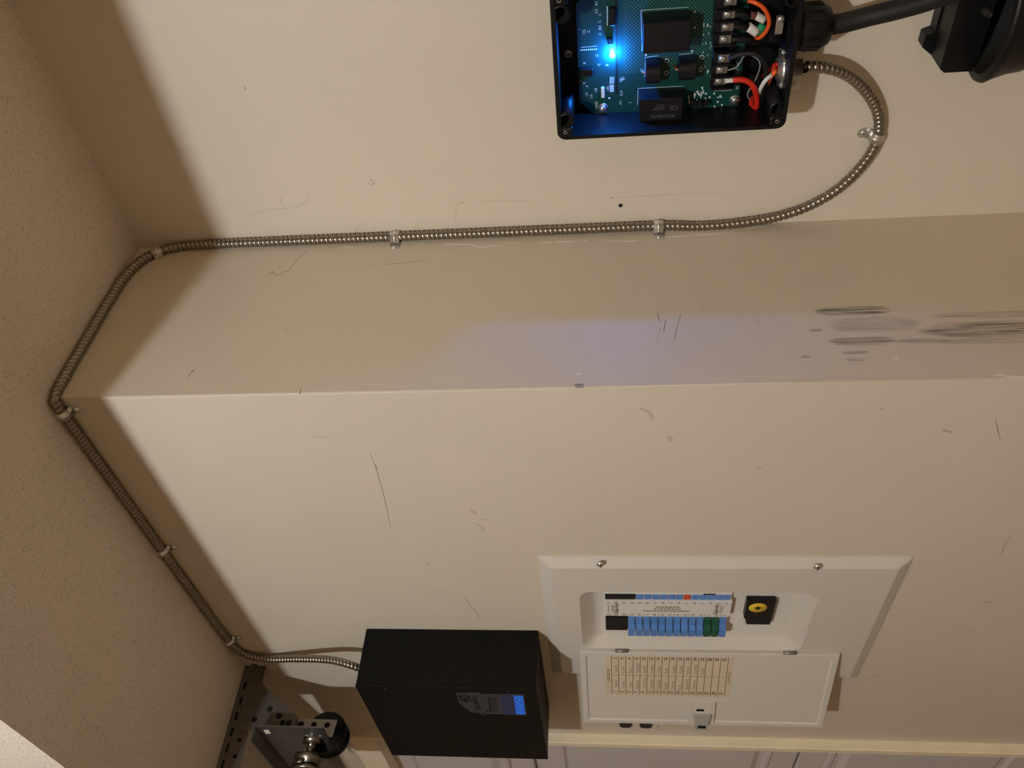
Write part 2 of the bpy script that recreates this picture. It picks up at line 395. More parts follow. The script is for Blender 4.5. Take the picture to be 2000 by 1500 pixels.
marks('scratch', M_dirt, 'S', [[(523, 538), (528, 533), (533, 530), (536, 536), (546, 537), (553, 531), (561, 530), (572, 518), (585, 502), (600, 490)], [(528, 536), (533, 531)], [(747, 517), (780, 514), (812, 511), (836, 507)],
      [(366, 737), (378, 722)], [(376, 727), (380, 720)], [(585, 771), (588, 757)], [(1125, 757), (1140, 757)], [(1130, 750), (1130, 757)], [(1478, 629), (1482, 634)], [(637, 705), (640, 706)],
      [(1285, 612), (1288, 628)], [(1330, 612), (1322, 640), (1316, 668)], [(1300, 625), (1296, 650)]], wall_return, 0.0015)
marks('faint_scratch', M_dirt2, 'S', [[(650, 523), (700, 522), (745, 518)], [(557, 650), (560, 641)], [(1290, 640), (1283, 665)], [(1352, 606), (1357, 601)], [(1372, 608), (1376, 602)], [(1395, 607), (1392, 601)], [(1410, 606), (1416, 600)], [(1425, 606), (1430, 600)],
      [(1340, 641), (1360, 650)], [(1180, 676), (1200, 668)], [(1265, 690), (1282, 698)]], wall_return, 0.0013)
marks('chipped_paint', M_chalk, 'S', [[(866, 479), (876, 476), (890, 477), (918, 477), (940, 484), (955, 480), (978, 480)], [(995, 476), (1014, 473)], [(1058, 473), (1076, 474)], [(1084, 472), (1105, 472), (1122, 471)], [(1138, 470), (1146, 470)],
      [(1190, 470), (1225, 471), (1248, 468)], [(1295, 462), (1320, 462), (1345, 460)], [(1356, 459), (1378, 458), (1420, 455)], [(1455, 446), (1490, 441)], ([(1940, 734), (1955, 731), (1975, 736), (2000, 736)], 0.007), ([(1126, 730), (1134, 730)], 0.005), [(1744, 700), (1754, 699)],
      [(668, 481), (690, 483)]], wall_return, 0.0032)
marks('chipped_edge', M_chalk, 'F', [[(196, 780), (400, 774), (700, 768), (900, 764), (1115, 758.5)], [(1160, 757.5), (1300, 753.5), (1550, 747.5)]], wall_front, 0.0012)
marks('scratch', M_dirt, 'F', [[(723, 885), (731, 905), (739, 930), (748, 962), (757, 1000), (763, 1032)], [(733, 907), (737, 916)], [(905, 1164), (918, 1182), (932, 1197), (935, 1206), (931, 1214)], [(1718, 798), (1728, 801)], [(1945, 820), (1950, 845), (1954, 858)],
      [(1975, 1045), (1962, 1065), (1955, 1088)], [(836, 1098), (836, 1103)], [(1772, 1120), (1776, 1121)], [(1840, 842), (1858, 842)], [(1920, 1175), (1940, 1178)]], wall_front, 0.0016)
marks('faint_smudge', M_dirt2, 'F', [[(605, 853), (625, 853), (645, 854)], ([(1250, 798), (1268, 805), (1275, 820)], 0.008), ([(1305, 852), (1312, 862)], 0.008), ([(918, 995), (930, 1004)], 0.006), ([(925, 1022), (940, 1028), (945, 1038)], 0.006), ([(938, 1015), (958, 1016)], 0.004),
      ([(1475, 915), (1490, 915)], 0.004), [(885, 1148), (855, 1155), (835, 1160)], ([(1840, 838), (1860, 846)], 0.006), [(1740, 1185), (1790, 1189), (1850, 1184)], [(1765, 1258), (1800, 1256)], [(1860, 1220), (1900, 1232)], [(1890, 1255), (1940, 1262)], ([(1690, 1325), (1730, 1318)], 0.005),
      [(1820, 1245), (1880, 1238)], [(1700, 1210), (1740, 1202), (1830, 1196)]], wall_front, 0.0022)
hole = px(1212, 401, J)
MB().lathe(hole, (0, -1, 0), [(0.0, 0.0032), (0.0006, 0.0036), (0.0006, 0.0001)], 12).build('screw_hole', M_ink, wall_right)

# ------------------------------------------------------------------ ceiling lamp (out of frame, lights everything)
lb = Vector(BULB_POS)
lamp = thing('ceiling_lamp', lb+Vector((0, 0, 0.12)), 'bare glowing bulb in a round white ceiling holder', 'lamp')
MB().lathe(lb, (0, 0, 1), [(-BULB_R, 0.001), (-BULB_R*0.9, BULB_R*0.44), (-BULB_R*0.6, BULB_R*0.8), (0, BULB_R), (BULB_R*0.6, BULB_R*0.85), (BULB_R*1.1, BULB_R*0.6), (BULB_R*1.5, BULB_R*0.42)], 24).build('bulb', M_bulb, lamp)
MB().lathe(lb, (0, 0, 1), [(BULB_R*1.45, 0.014), (BULB_R*1.45, 0.024), (0.09, 0.03), (0.095, 0.055), (0.119, 0.06)], 24).build('lamp_holder', M_white, lamp)

# ------------------------------------------------------------------ flexible conduit
CR = 0.0083
yR = J-CR
cp = [px(1566, 131, J-0.042), px(1590, 131, J-0.042), px(1625, 135, J-0.036), px(1660, 150, J-0.028), px(1690, 177, J-0.020), px(1712, 213, J-0.013), px(1717, 250, yR-0.001), px(1706, 290, yR),
      px(1676, 332, yR), px(1634, 371, yR), px(1578, 403, yR), px(1515, 424, yR), px(1440, 436, yR), px(1365, 442, yR)]
cp += [Vector((CR*1.1, yR, z)) for z in (-0.93, -0.8, -0.62, -0.45, -0.3, -0.2)]
cp += [pxx(385, 478, CR), pxx(340, 483, CR), pxx(303, 494, CR), pxx(272, 512, CR), pxx(243, 541, CR)]
cp += [Vector((CR, y, -CR)) for y in (0.21, 0.14, 0.08)] + [Vector((CR*0.9, 0.03, -CR)), Vector((0.004, -0.003, -CR)), Vector((-0.012, -CR*1.15, -CR)), Vector((-0.06, -CR, -CR))]
cp += [Vector((x, -CR, -CR)) for x in (-0.2, -0.4, -0.6, -0.72)]
cp += [px(452, 1257, -CR), px(468, 1272, -CR), px(492, 1282, -CR-0.002), px(530, 1287, -CR-0.008), px(580, 1286, -0.026), px(640, 1288, -0.042), px(680, 1297, -0.055), px(712, 1309, -0.062)]
path = spline(cp, 0.004)
PITCH = 0.0082; K = 8; NS = 16
ds = PITCH/K; dense = resample(path, ds); fr = frames(dense); nd = len(dense)
prof = [0.77, 0.94, 0.99, 1.0, 1.0, 0.985, 0.95, 0.80]
mb = MB(); vs_ = []; rows = nd-K
for k in range(rows):
    for j in range(NS):
        s = k + K*j/NS; i = int(s); t = s-i; i2 = min(i+1, nd-1)
        p = dense[i].lerp(dense[i2], t); x = fr[i][1].lerp(fr[i2][1], t).normalized(); y = fr[i][2].lerp(fr[i2][2], t).normalized()
        a = 2*math.pi*j/NS; rr = CR*prof[k % K]
        vs_.append(p + x*(rr*math.cos(a)) + y*(rr*math.sin(a)))
fs_ = []
for k in range(rows-1):
    for j in range(NS-1): fs_.append([k*NS+j, k*NS+j+1, (k+1)*NS+j+1, (k+1)*NS+j])
    if k+K+1 < rows: fs_.append([(k+K)*NS+NS-1-0 if False else k*NS+NS-1, (k+K)*NS, (k+K+1)*NS, (k+1)*NS+NS-1])
mb.add(vs_, fs_, True)
conduit = mb.build('flexible_conduit', M_conduit)
tag(conduit, 'ribbed metal conduit running along the corners from the open box to the closed box', 'conduit')

# one-hole straps that hold it: built once, then copied
def strap_parts():
    r = CR+0.0004; w = 0.0082; th = 0.0014
    ang = [R(200-220*i/14) for i in range(15)]
    out = []
    prof2 = [(r*math.cos(a), CR+r*math.sin(a)) for a in ang]
    prof2[0] = (-r, 0.001); prof2[-1] = (r, 0.0022)
    prof2 += [(r+0.002, 0.0012), (r+0.004, 0.0008)]
    inner = prof2; m = len(inner)
    nrm = []
    for i in range(m):
        a = Vector((*inner[max(i-1, 0)], 0)); b = Vector((*inner[min(i+1, m-1)], 0)); t = (b-a).normalized(); nrm.append(Vector((-t.y, t.x, 0)))
    mbb = MB(); rings = []
    for zz, k in ((-w, 0), (-w*0.9, 1), (-w*0.25, 1), (-w*0.2, 1.7), (w*0.2, 1.7), (w*0.25, 1), (w*0.9, 1), (w, 0)):
        rings.append([Vector((inner[i][0], inner[i][1], zz))+nrm[i]*th*k for i in range(m)])
    vs = [p for rg in rings for p in rg]
    fs = [[a*m+i, a*m+i+1, (a+1)*m+i+1, (a+1)*m+i] for a in range(len(rings)-1) for i in range(m-1)]
    fs += [[i, i+1, 7*m+i+1, 7*m+i] for i in range(m-1)]
    mbb.add(vs, fs, True)
    tabm = MB(); x0 = r+0.001; x1 = r+0.0195; pts = [Vector((x0, 0.0004, -w)), Vector((x1-w, 0.0004, -w))]
    pts += [Vector((x1-w+w*math.sin(t), 0.0004, -w*math.cos(t))) for t in [math.pi*i/8 for i in range(1, 8)]] + [Vector((x1-w, 0.0004, w)), Vector((x0, 0.0004, w))]
    tabm.prism(pts, (0, th, 0))
    scm = MB(); sx = x1-w-0.0005
    scm.lathe((sx, 0.0016, 0), (0, 1, 0), [(0, 0.0050), (0.0012, 0.0047), (0.0026, 0.0032), (0.0031, 0.0012), (0.0031, 0.0001)], 16)
    slot = MB(); slot.box(sx-0.0036, sx+0.0036, 0.0042, 0.0048, -0.0005, 0.0005)
    return mbb, tabm, scm, slot
sb, st_, ss, sl = strap_parts()
first = None
def strap(pos, axis, nrm, label):
    """pos on the wall under the conduit's axis, axis = conduit direction, nrm = wall normal; the tab points along axis x nrm side"""
    global first
    n = Vector(nrm).normalized(); a = Vector(axis); a = (a-n*a.dot(n)).normalized(); x = n.cross(a)
    e = bpy.data.objects.new('conduit_strap', None); COL.objects.link(e); e.empty_display_size = 0.02
    e.matrix_world = Matrix.Translation(Vector(pos)+Vector((0, 0, Z0))) @ Matrix((x, n, a)).transposed().to_4x4()
    tag(e, label, 'strap', 'conduit straps')
    if first is None:
        ch = [sb.build('band', M_steel, e, True), st_.build('tab', M_steel, e, True), ss.build('screw', M_steel, e, True)]
        sl.build('slot', M_ink, ch[2], True); first = ch
    else:
        for c in first:
            d = c.copy(); COL.objects.link(d); d.parent = e
            for g in c.children:
                h = g.copy(); COL.objects.link(h); h.parent = d
    return e
def xa(axis, nrm, tabdir):          # choose the sign of the axis so that the tab points along tabdir
    a = Vector(axis)
    return a if Vector(nrm).cross(a).dot(Vector(tabdir)) > 0 else -a
q = pxx(770, 470, CR); strap((0, yR, q.z), xa((0, 0, 1), (1, 0, 0), (0, -1, 0)), (1, 0, 0), 'shiny one-hole conduit strap on the vertical run nearest the ceiling, screwed to the return wall')
q = pxx(1287, 452, CR); strap((0, yR, q.z), xa((0, 0, 1), (1, 0, 0), (0, -1, 0)), (1, 0, 0), 'shiny one-hole conduit strap low on the vertical run, level with the panel top')
a = px(1710, 275, yR); b = px(1690, 314, yR); c = px(1708, 268, J); strap((px(1712, 268, yR).x, J, px(1712, 268, yR).z), xa(b-a, (0, -1, 0), (0, 0, 1)), (0, -1, 0), 'shiny conduit strap on the wide bend below the open circuit board box')
i0 = min(range(nd), key=lambda i: (dense[i]-pxx(305, 492, CR)).length); strap((0, dense[i0].y, dense[i0].z), xa(fr[i0][0], (1, 0, 0), (0, 0.3, 1)), (1, 0, 0), 'dull conduit strap in the upper inside corner under the ceiling')
for uu, vv, lab in ((122, 808, 'dull conduit strap under the ceiling beside the outer wall corner'), (325, 1076, 'dull conduit strap under the ceiling halfway along the panel wall'), (455, 1252, 'dull conduit strap where the conduit turns down by the track angle')):
    i0 = min(range(nd), key=lambda i: (dense[i]-px(uu, vv, -CR)).length)
    strap((dense[i0].x, 0, dense[i0].z), xa(fr[i0][0], (0, -1, 0), (0, 0, -1)), (0, -1, 0), lab)

# ------------------------------------------------------------------ open box with the circuit board
BD = 0.09; YR = J-BD; XL, XRt, ZT, ZB = 0.227, 0.436, -0.774, -1.092
box = thing('charger_enclosure', ((XL+XRt)/2, J, ZB), 'open black plastic box showing a lit green circuit board, wires and terminals', 'enclosure')
W_ = 0.0055
rings = [rrect(XL, XRt, ZB, ZT, 0.012, J), rrect(XL-0.001, XRt+0.001, ZB-0.001, ZT+0.001, 0.012, YR+0.002), rrect(XL, XRt, ZB, ZT, 0.012, YR),
         rrect(XL+W_, XRt-W_, ZB+W_, ZT-W_, 0.009, YR), rrect(XL+W_, XRt-W_, ZB+W_, ZT-W_, 0.009, J-0.006)]
MB().loft(rings, cap0=True, cap1=True).build('shell', M_black, box)
for cx_, cz_, sx, sz in ((XL, ZT, 1, -1), (XL, ZB, 1, 1), (XRt, ZT, -1, -1), (XRt, ZB, -1, 1)):
    bx, bz = cx_+sx*0.014, cz_+sz*0.014
    bo = MB(); bo.box(min(cx_+sx*0.003, cx_+sx*0.018), max(cx_+sx*0.003, cx_+sx*0.018), YR+0.0005, J-0.006, min(cz_+sz*0.003, cz_+sz*0.022), max(cz_+sz*0.003, cz_+sz*0.022), 0.003, 2)
    hx, hz = cx_+sx*0.029, cz_+sz*0.0125
    bo.lathe((hx, YR, hz), (0, 1, 0), [(0.0008, 0.0092), (0.0008, 0.0118), (0.08, 0.0118)], 22)
    boss = bo.build('corner_boss', M_black, box)
    MB().lathe((hx, YR+0.022, hz), (0, -1, 0), [(0, 0.0001), (0, 0.0092), (0.0212, 0.0092)], 22).build('mounting_hole', M_ink, boss)
    MB().lathe((bx-sx*0.003, YR+0.0002, bz-sz*0.003), (0, -1, 0), [(0, 0.0028), (0.0004, 0.0024), (-0.002, 0.0012), (-0.002, 0.0001)], 12).build('threaded_insert', M_steel, boss)
q = px(1110, 105, J-0.006)
scw = MB(); scw.lathe(q, (0, -1, 0), [(0, 0.0056), (0.0014, 0.0052), (0.0024, 0.003), (0.0026, 0.0001)], 18)
scw = scw.build('mounting_screw', M_zinc, box)
cr_ = MB(); cr_.box(q.x-0.0035, q.x+0.0035, q.y-0.0033, q.y-0.0024, q.z-0.0006, q.z+0.0006); cr_.box(q.x-0.0006, q.x+0.0006, q.y-0.0033, q.y-0.0024, q.z-0.0035, q.z+0.0035); cr_.build('cross_slot', M_ink, scw)

YP = J-0.030                                          # face of the circuit board
def pb(u, v, h=0.0): return px(u, v, YP-h)
a = pb(1162, 226); bq = pb(1443, 206)
px0 = (a.x+bq.x)/2; zt_ = pb(1129, 120).z; zr = pb(1447, 160).z
cut = pb(1130, 199)
ol = [(px0, a.z), (px0, zr), (XRt-0.016, zr), (XRt-0.016, pb(1155, 0).z), (XRt-0.042, zt_), (cut.x, zt_)]
board = MB().prism([(x, YP, z) for x, z in ol], (0, 0.0018, 0)).build('circuit_board', M_pcb, box)
sA = pb(1204, 5); sB = pb(1204, 184)
MB().box(sB.x, XRt-0.02, YP-0.0003, YP+0.0005, sA.z-0.0014, sA.z+0.0014).build('isolation_slot', M_ink, board)
def comp(name, u0, u1, vb, vt, ve, m=M_comp, bev=0.0008, rnd=False):
    """part on the board: near edge stands on the board at row vb, its top spans rows vt..ve, columns u0..u1 (as seen on its top)"""
    um = (u0+u1)/2; xb = pb(um, vb).x; h = 0.0
    for i in range(200):
        h = i*0.0003
        if px(um, vt, YP-h).x >= xb: break
    x0 = px(um, ve, YP-h).x; za = px(u0, (vt+ve)/2, YP-h).z; zb_ = px(u1, (vt+ve)/2, YP-h).z
    mb = MB()
    if rnd:
        n = 10; w = xb-x0; rr = min(h, w/2)*0.9; pts = [(x0, YP), (xb, YP)]
        pts += [(xb-rr+rr*math.cos(t), YP-h+rr-rr*math.sin(t)) for t in [math.pi/2*i/n for i in range(n+1)]]
        pts += [(x0+rr-rr*math.sin(t), YP-h+rr-rr*math.cos(t)) for t in [math.pi/2*i/n for i in range(n+1)]]
        mb.prism([(x, y, za) for x, y in pts], (0, 0, zb_-za))
    else: mb.box(x0, xb, YP-h, YP, zb_, za, bev)
    return mb.build(name, m, board), (x0, xb, h, zb_, za)
relay, _ = comp('relay', 1256, 1348, 21, 43, 103)
ct1, c1 = comp('current_transformer', 1262, 1290, 113, 130, 170, rnd=True)
ct2, c2 = comp('current_transformer', 1327, 1359, 107, 124, 163, rnd=True)
mod, mm = comp('power_module', 1249, 1333, 172, 193, 236)
ic, _ = comp('socket_header', 1190, 1202, 12, 17, 51)
chip, _ = comp('buzzer', 1133, 1158, 130, 136, 150)
usb, _ = comp('header_pins', 1174, 1181, 169, 171, 192, M_whwire)
cer, _ = comp('small_chip', 1187, 1197, 72, 75, 88)
trm1, t1 = comp('terminal_block', 1396, 1424, -22, -8, 88)
trm2, t2 = comp('terminal_block', 1391, 1420, 90, 100, 172)
# print on the module, reading up the wall
mp_ = MB(); yy = YP-mm[2]; cxm = (mm[0]+mm[1])/2; czm = (mm[3]+mm[4])/2; wz = mm[4]-mm[3]; wx = mm[1]-mm[0]
up_, lf_ = (0, 0, 1), (-1, 0, 0)
text(mp_, 'MORNSUN', wx*0.21, (cxm-wx*0.28, yy, czm-wz*0.05), up_, lf_, 0.0002, 0.01)
text(mp_, 'CE', wx*0.3, (cxm+wx*0.08, yy, czm-wz*0.30), up_, lf_, 0.0002)
for k in range(3): mp_.box(cxm+wx*(0.02+0.1*k), cxm+wx*(0.045+0.1*k), yy-0.0002, yy, czm-wz*0.08, czm+wz*(0.2-0.05*k))
mp_.build('module_print', mat('grey_print', (0.07, 0.07, 0.075), 0.6), mod)
for c_, ct in ((c1, ct1), (c2, ct2)):
    w = MB(); zc = c_[4]; xm = (c_[0]+c_[1])/2
    for dz, rr in ((0.006, 0.0035), (0.003, 0.003)):
        w.tube(spline([(xm-0.002, YP-c_[2]*0.45, zc-0.001), (xm, YP-c_[2]*0.4, zc+dz*0.7), (xm+0.001, YP-0.002, zc+dz)], 0.002), 0.0011, 8)
    w.build('winding', M_copper, ct)
    w2 = MB(); zc = c_[3]
    for ox in (-0.008, 0.010):
        w2.lathe((xm+ox, YP-0.0003, zc-0.010), (0, -1, 0), [(0, 0.0032), (0.0006, 0.0036), (0.0006, 0.0024)], 14)
    w2.build('solder_ring', M_silk, ct)
# barrier terminals: posts, plates and screws
def term_screw(u, v, h, par, clamp=True):
    p = px(u, v, YP-h); mb = MB(); mb.box(p.x-0.006, p.x+0.006, p.y, p.y+0.001, p.z-0.010, p.z+0.006, 0.0004)
    o = mb.build('terminal_plate', M_galv3, par)
    s = MB(); s.lathe((p.x, p.y, p.z), (0, -1, 0), [(0, 0.0048), (0.0018, 0.0046), (0.0026, 0.003), (0.0026, 0.0001)], 14); s.build('terminal_screw', M_steel, o)
H1, H2 = t1[2]-0.004, t2[2]-0.004
for (u, v) in ((1424, 2), (1421, 28), (1418, 53), (1414, 77)): term_screw(u, v, t1[2]+0.0006, trm1)
for (u, v) in ((1411, 115), (1407, 136), (1404, 158)): term_screw(u, v, t2[2]+0.0006, trm2)
for tr, tt, n in ((trm1, t1, 5), (trm2, t2, 4)):
    for i in range(n):
        x = tt[0]+0.0012+(tt[1]-tt[0]-0.0024)*i/(n-1)
        MB().box(x-0.0012, x+0.0012, YP-tt[2]-0.007, YP, tt[3]-0.012, tt[4], 0.0004).build('barrier', M_comp, tr)
# light-emitting diode and silkscreen
q = pb(1196, 106, 0.0036)
MB().lathe(q, (0, -1, 0), [(-0.0036, 0.0020), (0, 0.0024), (0.0018, 0.0033), (0.0035, 0.0036), (0.0055, 0.0030), (0.0067, 0.0015), (0.007, 0.0001)], 16).build('indicator_light', M_led, board)
sk = MB(); rnd = random.Random(3)
def dash(u0, v0, u1, v1, w=0.0007): sk.ribbon([pb(u0, v0), pb(u1, v1)], w, (0, -1, 0), 0.0002)
for k in range(9): p = pb(1133+k*4.0, 98-k*0.25); sk.lathe(p, (0, -1, 0), [(0, 0.0011), (0.0002, 0.0010), (0.0002, 0.0001)], 8)
dash(1135, 92.5, 1166, 90)
for (u, v, s_) in ((1165, 6, 'R1'), (1165, 22, 'C3'), (1172, 28, 'C'), (1171, 42, 'C'), (1172, 54, 'R4'), (1172, 66, 'C'), (1141, 62, 'C5'), (1150, 61, 'C'), (1132, 57, '1'), (1166, 108, 'C'), (1142, 123, 'R'), (1170, 126, 'C'), (1186, 127, 'B'), (1141, 162, 'R'), (1147, 168, 'P'), (1134, 158, '1'), (1164, 176, 'C8'),
               (1146, 184, 'U2'), (1155, 188, 'U3'), (1165, 205, 'GND'), (1187, 172, 'LBL'), (1214, 182, 'R10'), (1212, 200, 'AC'), (1231, 200, '2'), (1218, 153, 'R7'), (1213, 156, 'R8')):
    text(sk, s_, 0.0052, pb(u, v), (1, 0, 0), (0, 0, 1), 0.0003, 0.0)
for k in range(4): dash(1192+k*2.4, 150, 1191+k*2.4, 164, 0.0009)
for k in range(7): dash(1191, 167+k*2.0, 1199, 166.6+k*2.0, 0.0011)
dash(1252, 20, 1345, 14); dash(1252, 20, 1254, 100); dash(1261, 112, 1286, 109); dash(1261, 112, 1259, 150); dash(1326, 107, 1352, 104); dash(1245, 173, 1335, 168); dash(1246, 175, 1245, 205); dash(1186, 12, 1186, 50, 0.0012)
for k in range(26): u = 1372+rnd.uniform(-4, 18); v = rnd.uniform(40, 150); dash(u, v, u+rnd.uniform(-1, 1), v+rnd.uniform(2, 6), 0.0010)
for k in range(22): u = 1345+rnd.uniform(0, 35); v = rnd.uniform(168, 212); dash(u, v, u, v+rnd.uniform(3, 10), 0.0014)
for (u, v) in ((1395, 183), (1407, 187), (1402, 199), (1396, 208), (1410, 205), (1262, 107), (1352, 100), (1357, 24), (1357, 54), (1386, 190), (1379, 183), (1190, 192)): p = pb(u, v); sk.lathe(p, (0, -1, 0), [(0, 0.0016), (0.0003, 0.0014), (0.0003, 0.0001)], 8)
dash(1394, 178, 1430, 176); dash(1400, 190, 1410, 190, 0.0016)
for k in range(4): text(sk, 'AC', 0.005, pb(1440, 122+k*16), (1, 0, 0), (0, 0, 1), 0.0003)
sk.build('silkscreen_print', M_silk, board)
for (u, v) in ((1178, 211), (1435, 195)):
    p = pb(u, v); s = MB(); s.lathe(p, (0, -1, 0), [(0, 0.0078), (0.0008, 0.0078), (0.0008, 0.0052), (0.0034, 0.0050), (0.0046, 0.003), (0.0046, 0.0001)], 18); s.build('board_screw', M_steel, board)
for k in range(5):
    p = pb(1352+k*7, 196+(k % 2)*4); MB().cyl(p, p+Vector((0, -0.010, 0)), 0.0032, 0.0032, 12).build('capacitor', M_comp, board)
# wires inside
def wire(name, m, r, pts, par=box):
    return MB().tube(spline([px(u, v, J-h) for u, v, h in pts], 0.003), r, 10).build(name, m, par)
hh = (J-YP)+t1[2]+0.003
wire('orange_wire', M_orwire, 0.0029, [(1462, 1, hh), (1475, 5, hh+.006), (1490, 14, hh+.008), (1500, 30, hh+.006), (1502, 47, hh), (1495, 63, hh-.008), (1482, 74, hh-.016), (1475, 72, hh-.026)])
wire('red_wire', M_redwire, 0.0042, [(1432, 156, hh-.004), (1450, 156, hh-.002), (1464, 161, hh-.002), (1473, 173, hh-.004), (1478, 190, hh-.008), (1478, 207, hh-.014), (1472, 211, hh-.020), (1468, 203, hh-.028), (1470, 190, hh-.036)])
wire('ring_terminal_sleeve', M_whwire, 0.0034, [(1416, 158, hh-.005), (1425, 157, hh-.005), (1433, 156.5, hh-.004)])
wire('tape_flag', M_whwire, 0.0062, [(1461, 52, hh-.012), (1470, 58, hh-.012), (1478, 64, hh-.012)])
wire('tape_flag', M_whwire, 0.0055, [(1476, 30, hh-.014), (1484, 34, hh-.014), (1493, 39, hh-.014)])
wire('green_wire', M_gnwire, 0.0058, [(1478, 64, hh-.015), (1485, 56, hh-.015), (1490, 50, hh-.018)])
wire('brown_wire', mat('brown_wire', (0.16, 0.05, 0.03), 0.5), 0.0052, [(1465, 29, hh-.014), (1470, 30, hh-.014), (1476, 31, hh-.014)])
for k, (a_, b_) in enumerate((((1432, 28), (1462, 30)), ((1430, 52), (1460, 54)), ((1428, 77), (1458, 78)))):
    wire('black_wire', M_rubber, 0.0046, [(*a_, hh-.008), ((a_[0]+b_[0])/2, a_[1], hh-.008), (*b_, hh-.012), (b_[0]+25, b_[1]+2, hh-.03), (b_[0]+50, 45, hh-.04)])
wire('thin_wire', mat('grey_wire', (0.30, 0.27, 0.24), 0.4), 0.0009, [(1422, 137, hh-.008), (1440, 130, hh-.004), (1455, 108, hh-.004), (1472, 110, hh), (1484, 122, hh), (1482, 140, hh-.002), (1472, 162, hh-.008), (1461, 180, hh-.012), (1461, 191, hh-.012), (1468, 195, hh-.016)])
wire('black_wire', M_rubber, 0.0034, [(1424, 115, hh-.008), (1450, 105, hh-.004), (1478, 107, hh), (1493, 125, hh), (1495, 150, hh-.006), (1490, 180, hh-.012), (1484, 205, hh-.018)])
# fittings through the bottom of the box
zb = ZB+W_
cc = Vector((cp[0].x, cp[0].y, zb)); zo = ZB
ln = MB(); ln.lathe(cc, (0, 0, 1), [(-0.002, 0.0235), (0.003, 0.0235), (0.0035, 0.0150), (0.007, 0.0145), (0.007, 0.0105), (-0.004, 0.0105)], 20)
for k in range(8):
    t = 2*math.pi*k/8; e = Vector((math.cos(t), math.sin(t), 0)); ln.box(-0.003, 0.003, -0.002, 0.002, -0.002, 0.002, mat=Matrix.Translation(cc+e*0.0245+Vector((0, 0, 0.001))) @ Matrix.Rotation(t, 4, 'Z'))
ln.build('locknut', M_steel, box)
def feed(name, m, r, off, pts):
    MB().tube(spline([cc+Vector(off)+Vector((0, 0, -0.004)), cc+Vector(off)+Vector((0, 0, 0.010))]+pts, 0.003), r, 10).build(name, m, box)
feed('white_wire', M_whwire, 0.0030, (-0.003, -0.003, 0), [px(1508, 146, J-0.052), px(1496, 156, J-0.056), px(1486, 172, J-0.050), px(1480, 190, J-0.040)])
feed('orange_wire', M_orwire, 0.0032, (0.001, -0.005, 0), [px(1513, 141, J-0.056), px(1506, 150, J-0.048), px(1497, 168, J-0.034)])
feed('red_wire', M_redwire, 0.0032, (0.005, 0.001, 0), [px(1512, 134, J-0.046), px(1500, 138, J-0.034), px(1490, 150, J-0.022)])
cn = MB(); cn.lathe(Vector((cc.x, cc.y, zo)), (0, 0, -1), [(-0.002, 0.0145), (0.004, 0.0145), (0.005, 0.0115), (0.022, 0.0112), (0.022, 0.009)], 20)
cn.build('conduit_connector', M_galv, box)
sp = Vector((cc.x-0.021, cc.y-0.004, zo-0.014))
cl = MB(); cl.box(sp.x-0.010, cc.x-0.006, cc.y+0.001, cc.y+0.003, sp.z-0.009, sp.z+0.009, 0.001); cl.box(sp.x-0.010, cc.x-0.006, cc.y-0.003, cc.y-0.001, sp.z-0.009, sp.z+0.009, 0.001); cl = cl.build('connector_clamp', M_zinc, box)
sc = MB(); sc.lathe((sp.x-0.003, cc.y-0.003, sp.z), (0, -1, 0), [(0, 0.0055), (0.003, 0.0052), (0.0045, 0.003), (0.0045, 0.0001)], 14); sc.build('clamp_screw', M_zinc, cl)
gz = Vector((px(1575, 52, J-0.046).x, J-0.046, ZB))
g = MB(); g.lathe(gz, (0, 0, -1), [(-0.010, 0.019), (-0.010, 0.029), (-0.002, 0.029)], 6, smooth=False)
g.build('gland_locknut', M_black, box)
g = MB(); g.lathe(gz, (0, 0, -1), [(0.0, 0.030), (0.010, 0.030)], 6, smooth=False); g.lathe(gz, (0, 0, -1), [(0.009, 0.030), (0.010, 0.024)], 6, smooth=False)
g.lathe(gz, (0, 0, -1), [(0.009, 0.0295), (0.014, 0.0305), (0.036, 0.029), (0.046, 0.024), (0.049, 0.019), (0.049, 0.012)], 28); gl = g.build('cable_gland', M_black, box)
gr = MB()
for k in range(14):
    t = 2*math.pi*k/14; e = Vector((math.cos(t), math.sin(t), 0)); gr.box(-0.0012, 0.0012, -0.002, 0.002, -0.010, 0.010, mat=Matrix.Translation(gz+e*0.0298+Vector((0, 0, -0.025))) @ Matrix.Rotation(t, 4, 'Z'))
gr.build('grip_rib', M_black, gl)
cl2 = MB(); q = px(1523, 48, J-0.060); cl2.box(q.x-0.013, q.x+0.012, q.y, q.y+0.001, q.z-0.005, q.z+0.005, 0.0004); cl2 = cl2.build('ground_lug', M_steel, box)
q = px(1525, 37, J-0.062); MB().lathe(q, (0, -1, 0), [(0, 0.0052), (0.0025, 0.005), (0.004, 0.003), (0.004, 0.0001)], 14).build('ground_screw', M_steel, cl2)

# ------------------------------------------------------------------ charging cable and its holster
ce = gz+Vector((0, 0, -0.02))
cab = MB().tube(spline([ce, gz+Vector((0.001, 0, -0.06)), px(1700, 31, J-0.050), px(1768, 14, J-0.068), px(1830, -6, J-0.085), px(1890, -40, J-0.092), (0.50, J-0.09, -1.285), (0.575, J-0.08, -1.34), (0.60, J-0.06, -1.46), (0.60, J-0.04, -1.75)], 0.008), 0.0128, 18).build('charging_cable', M_rubber)
tag(cab, 'thick black rubber cable leaving the gland of the open box', 'cable')
hol = thing('connector_holster', (0.345, J, -1.45), 'black plastic plug holster on the wall below the thick black cable', 'holster')
b1 = MB(); b1.prism([(0.300, J, -1.277), (0.316, J, -1.277), (0.320, J, -1.288), (0.440, J, -1.288), (0.440, J, -1.44), (0.262, J, -1.44), (0.262, J, -1.324)], (0, -0.022, 0)); b1.build('wall_plate', M_black, hol)
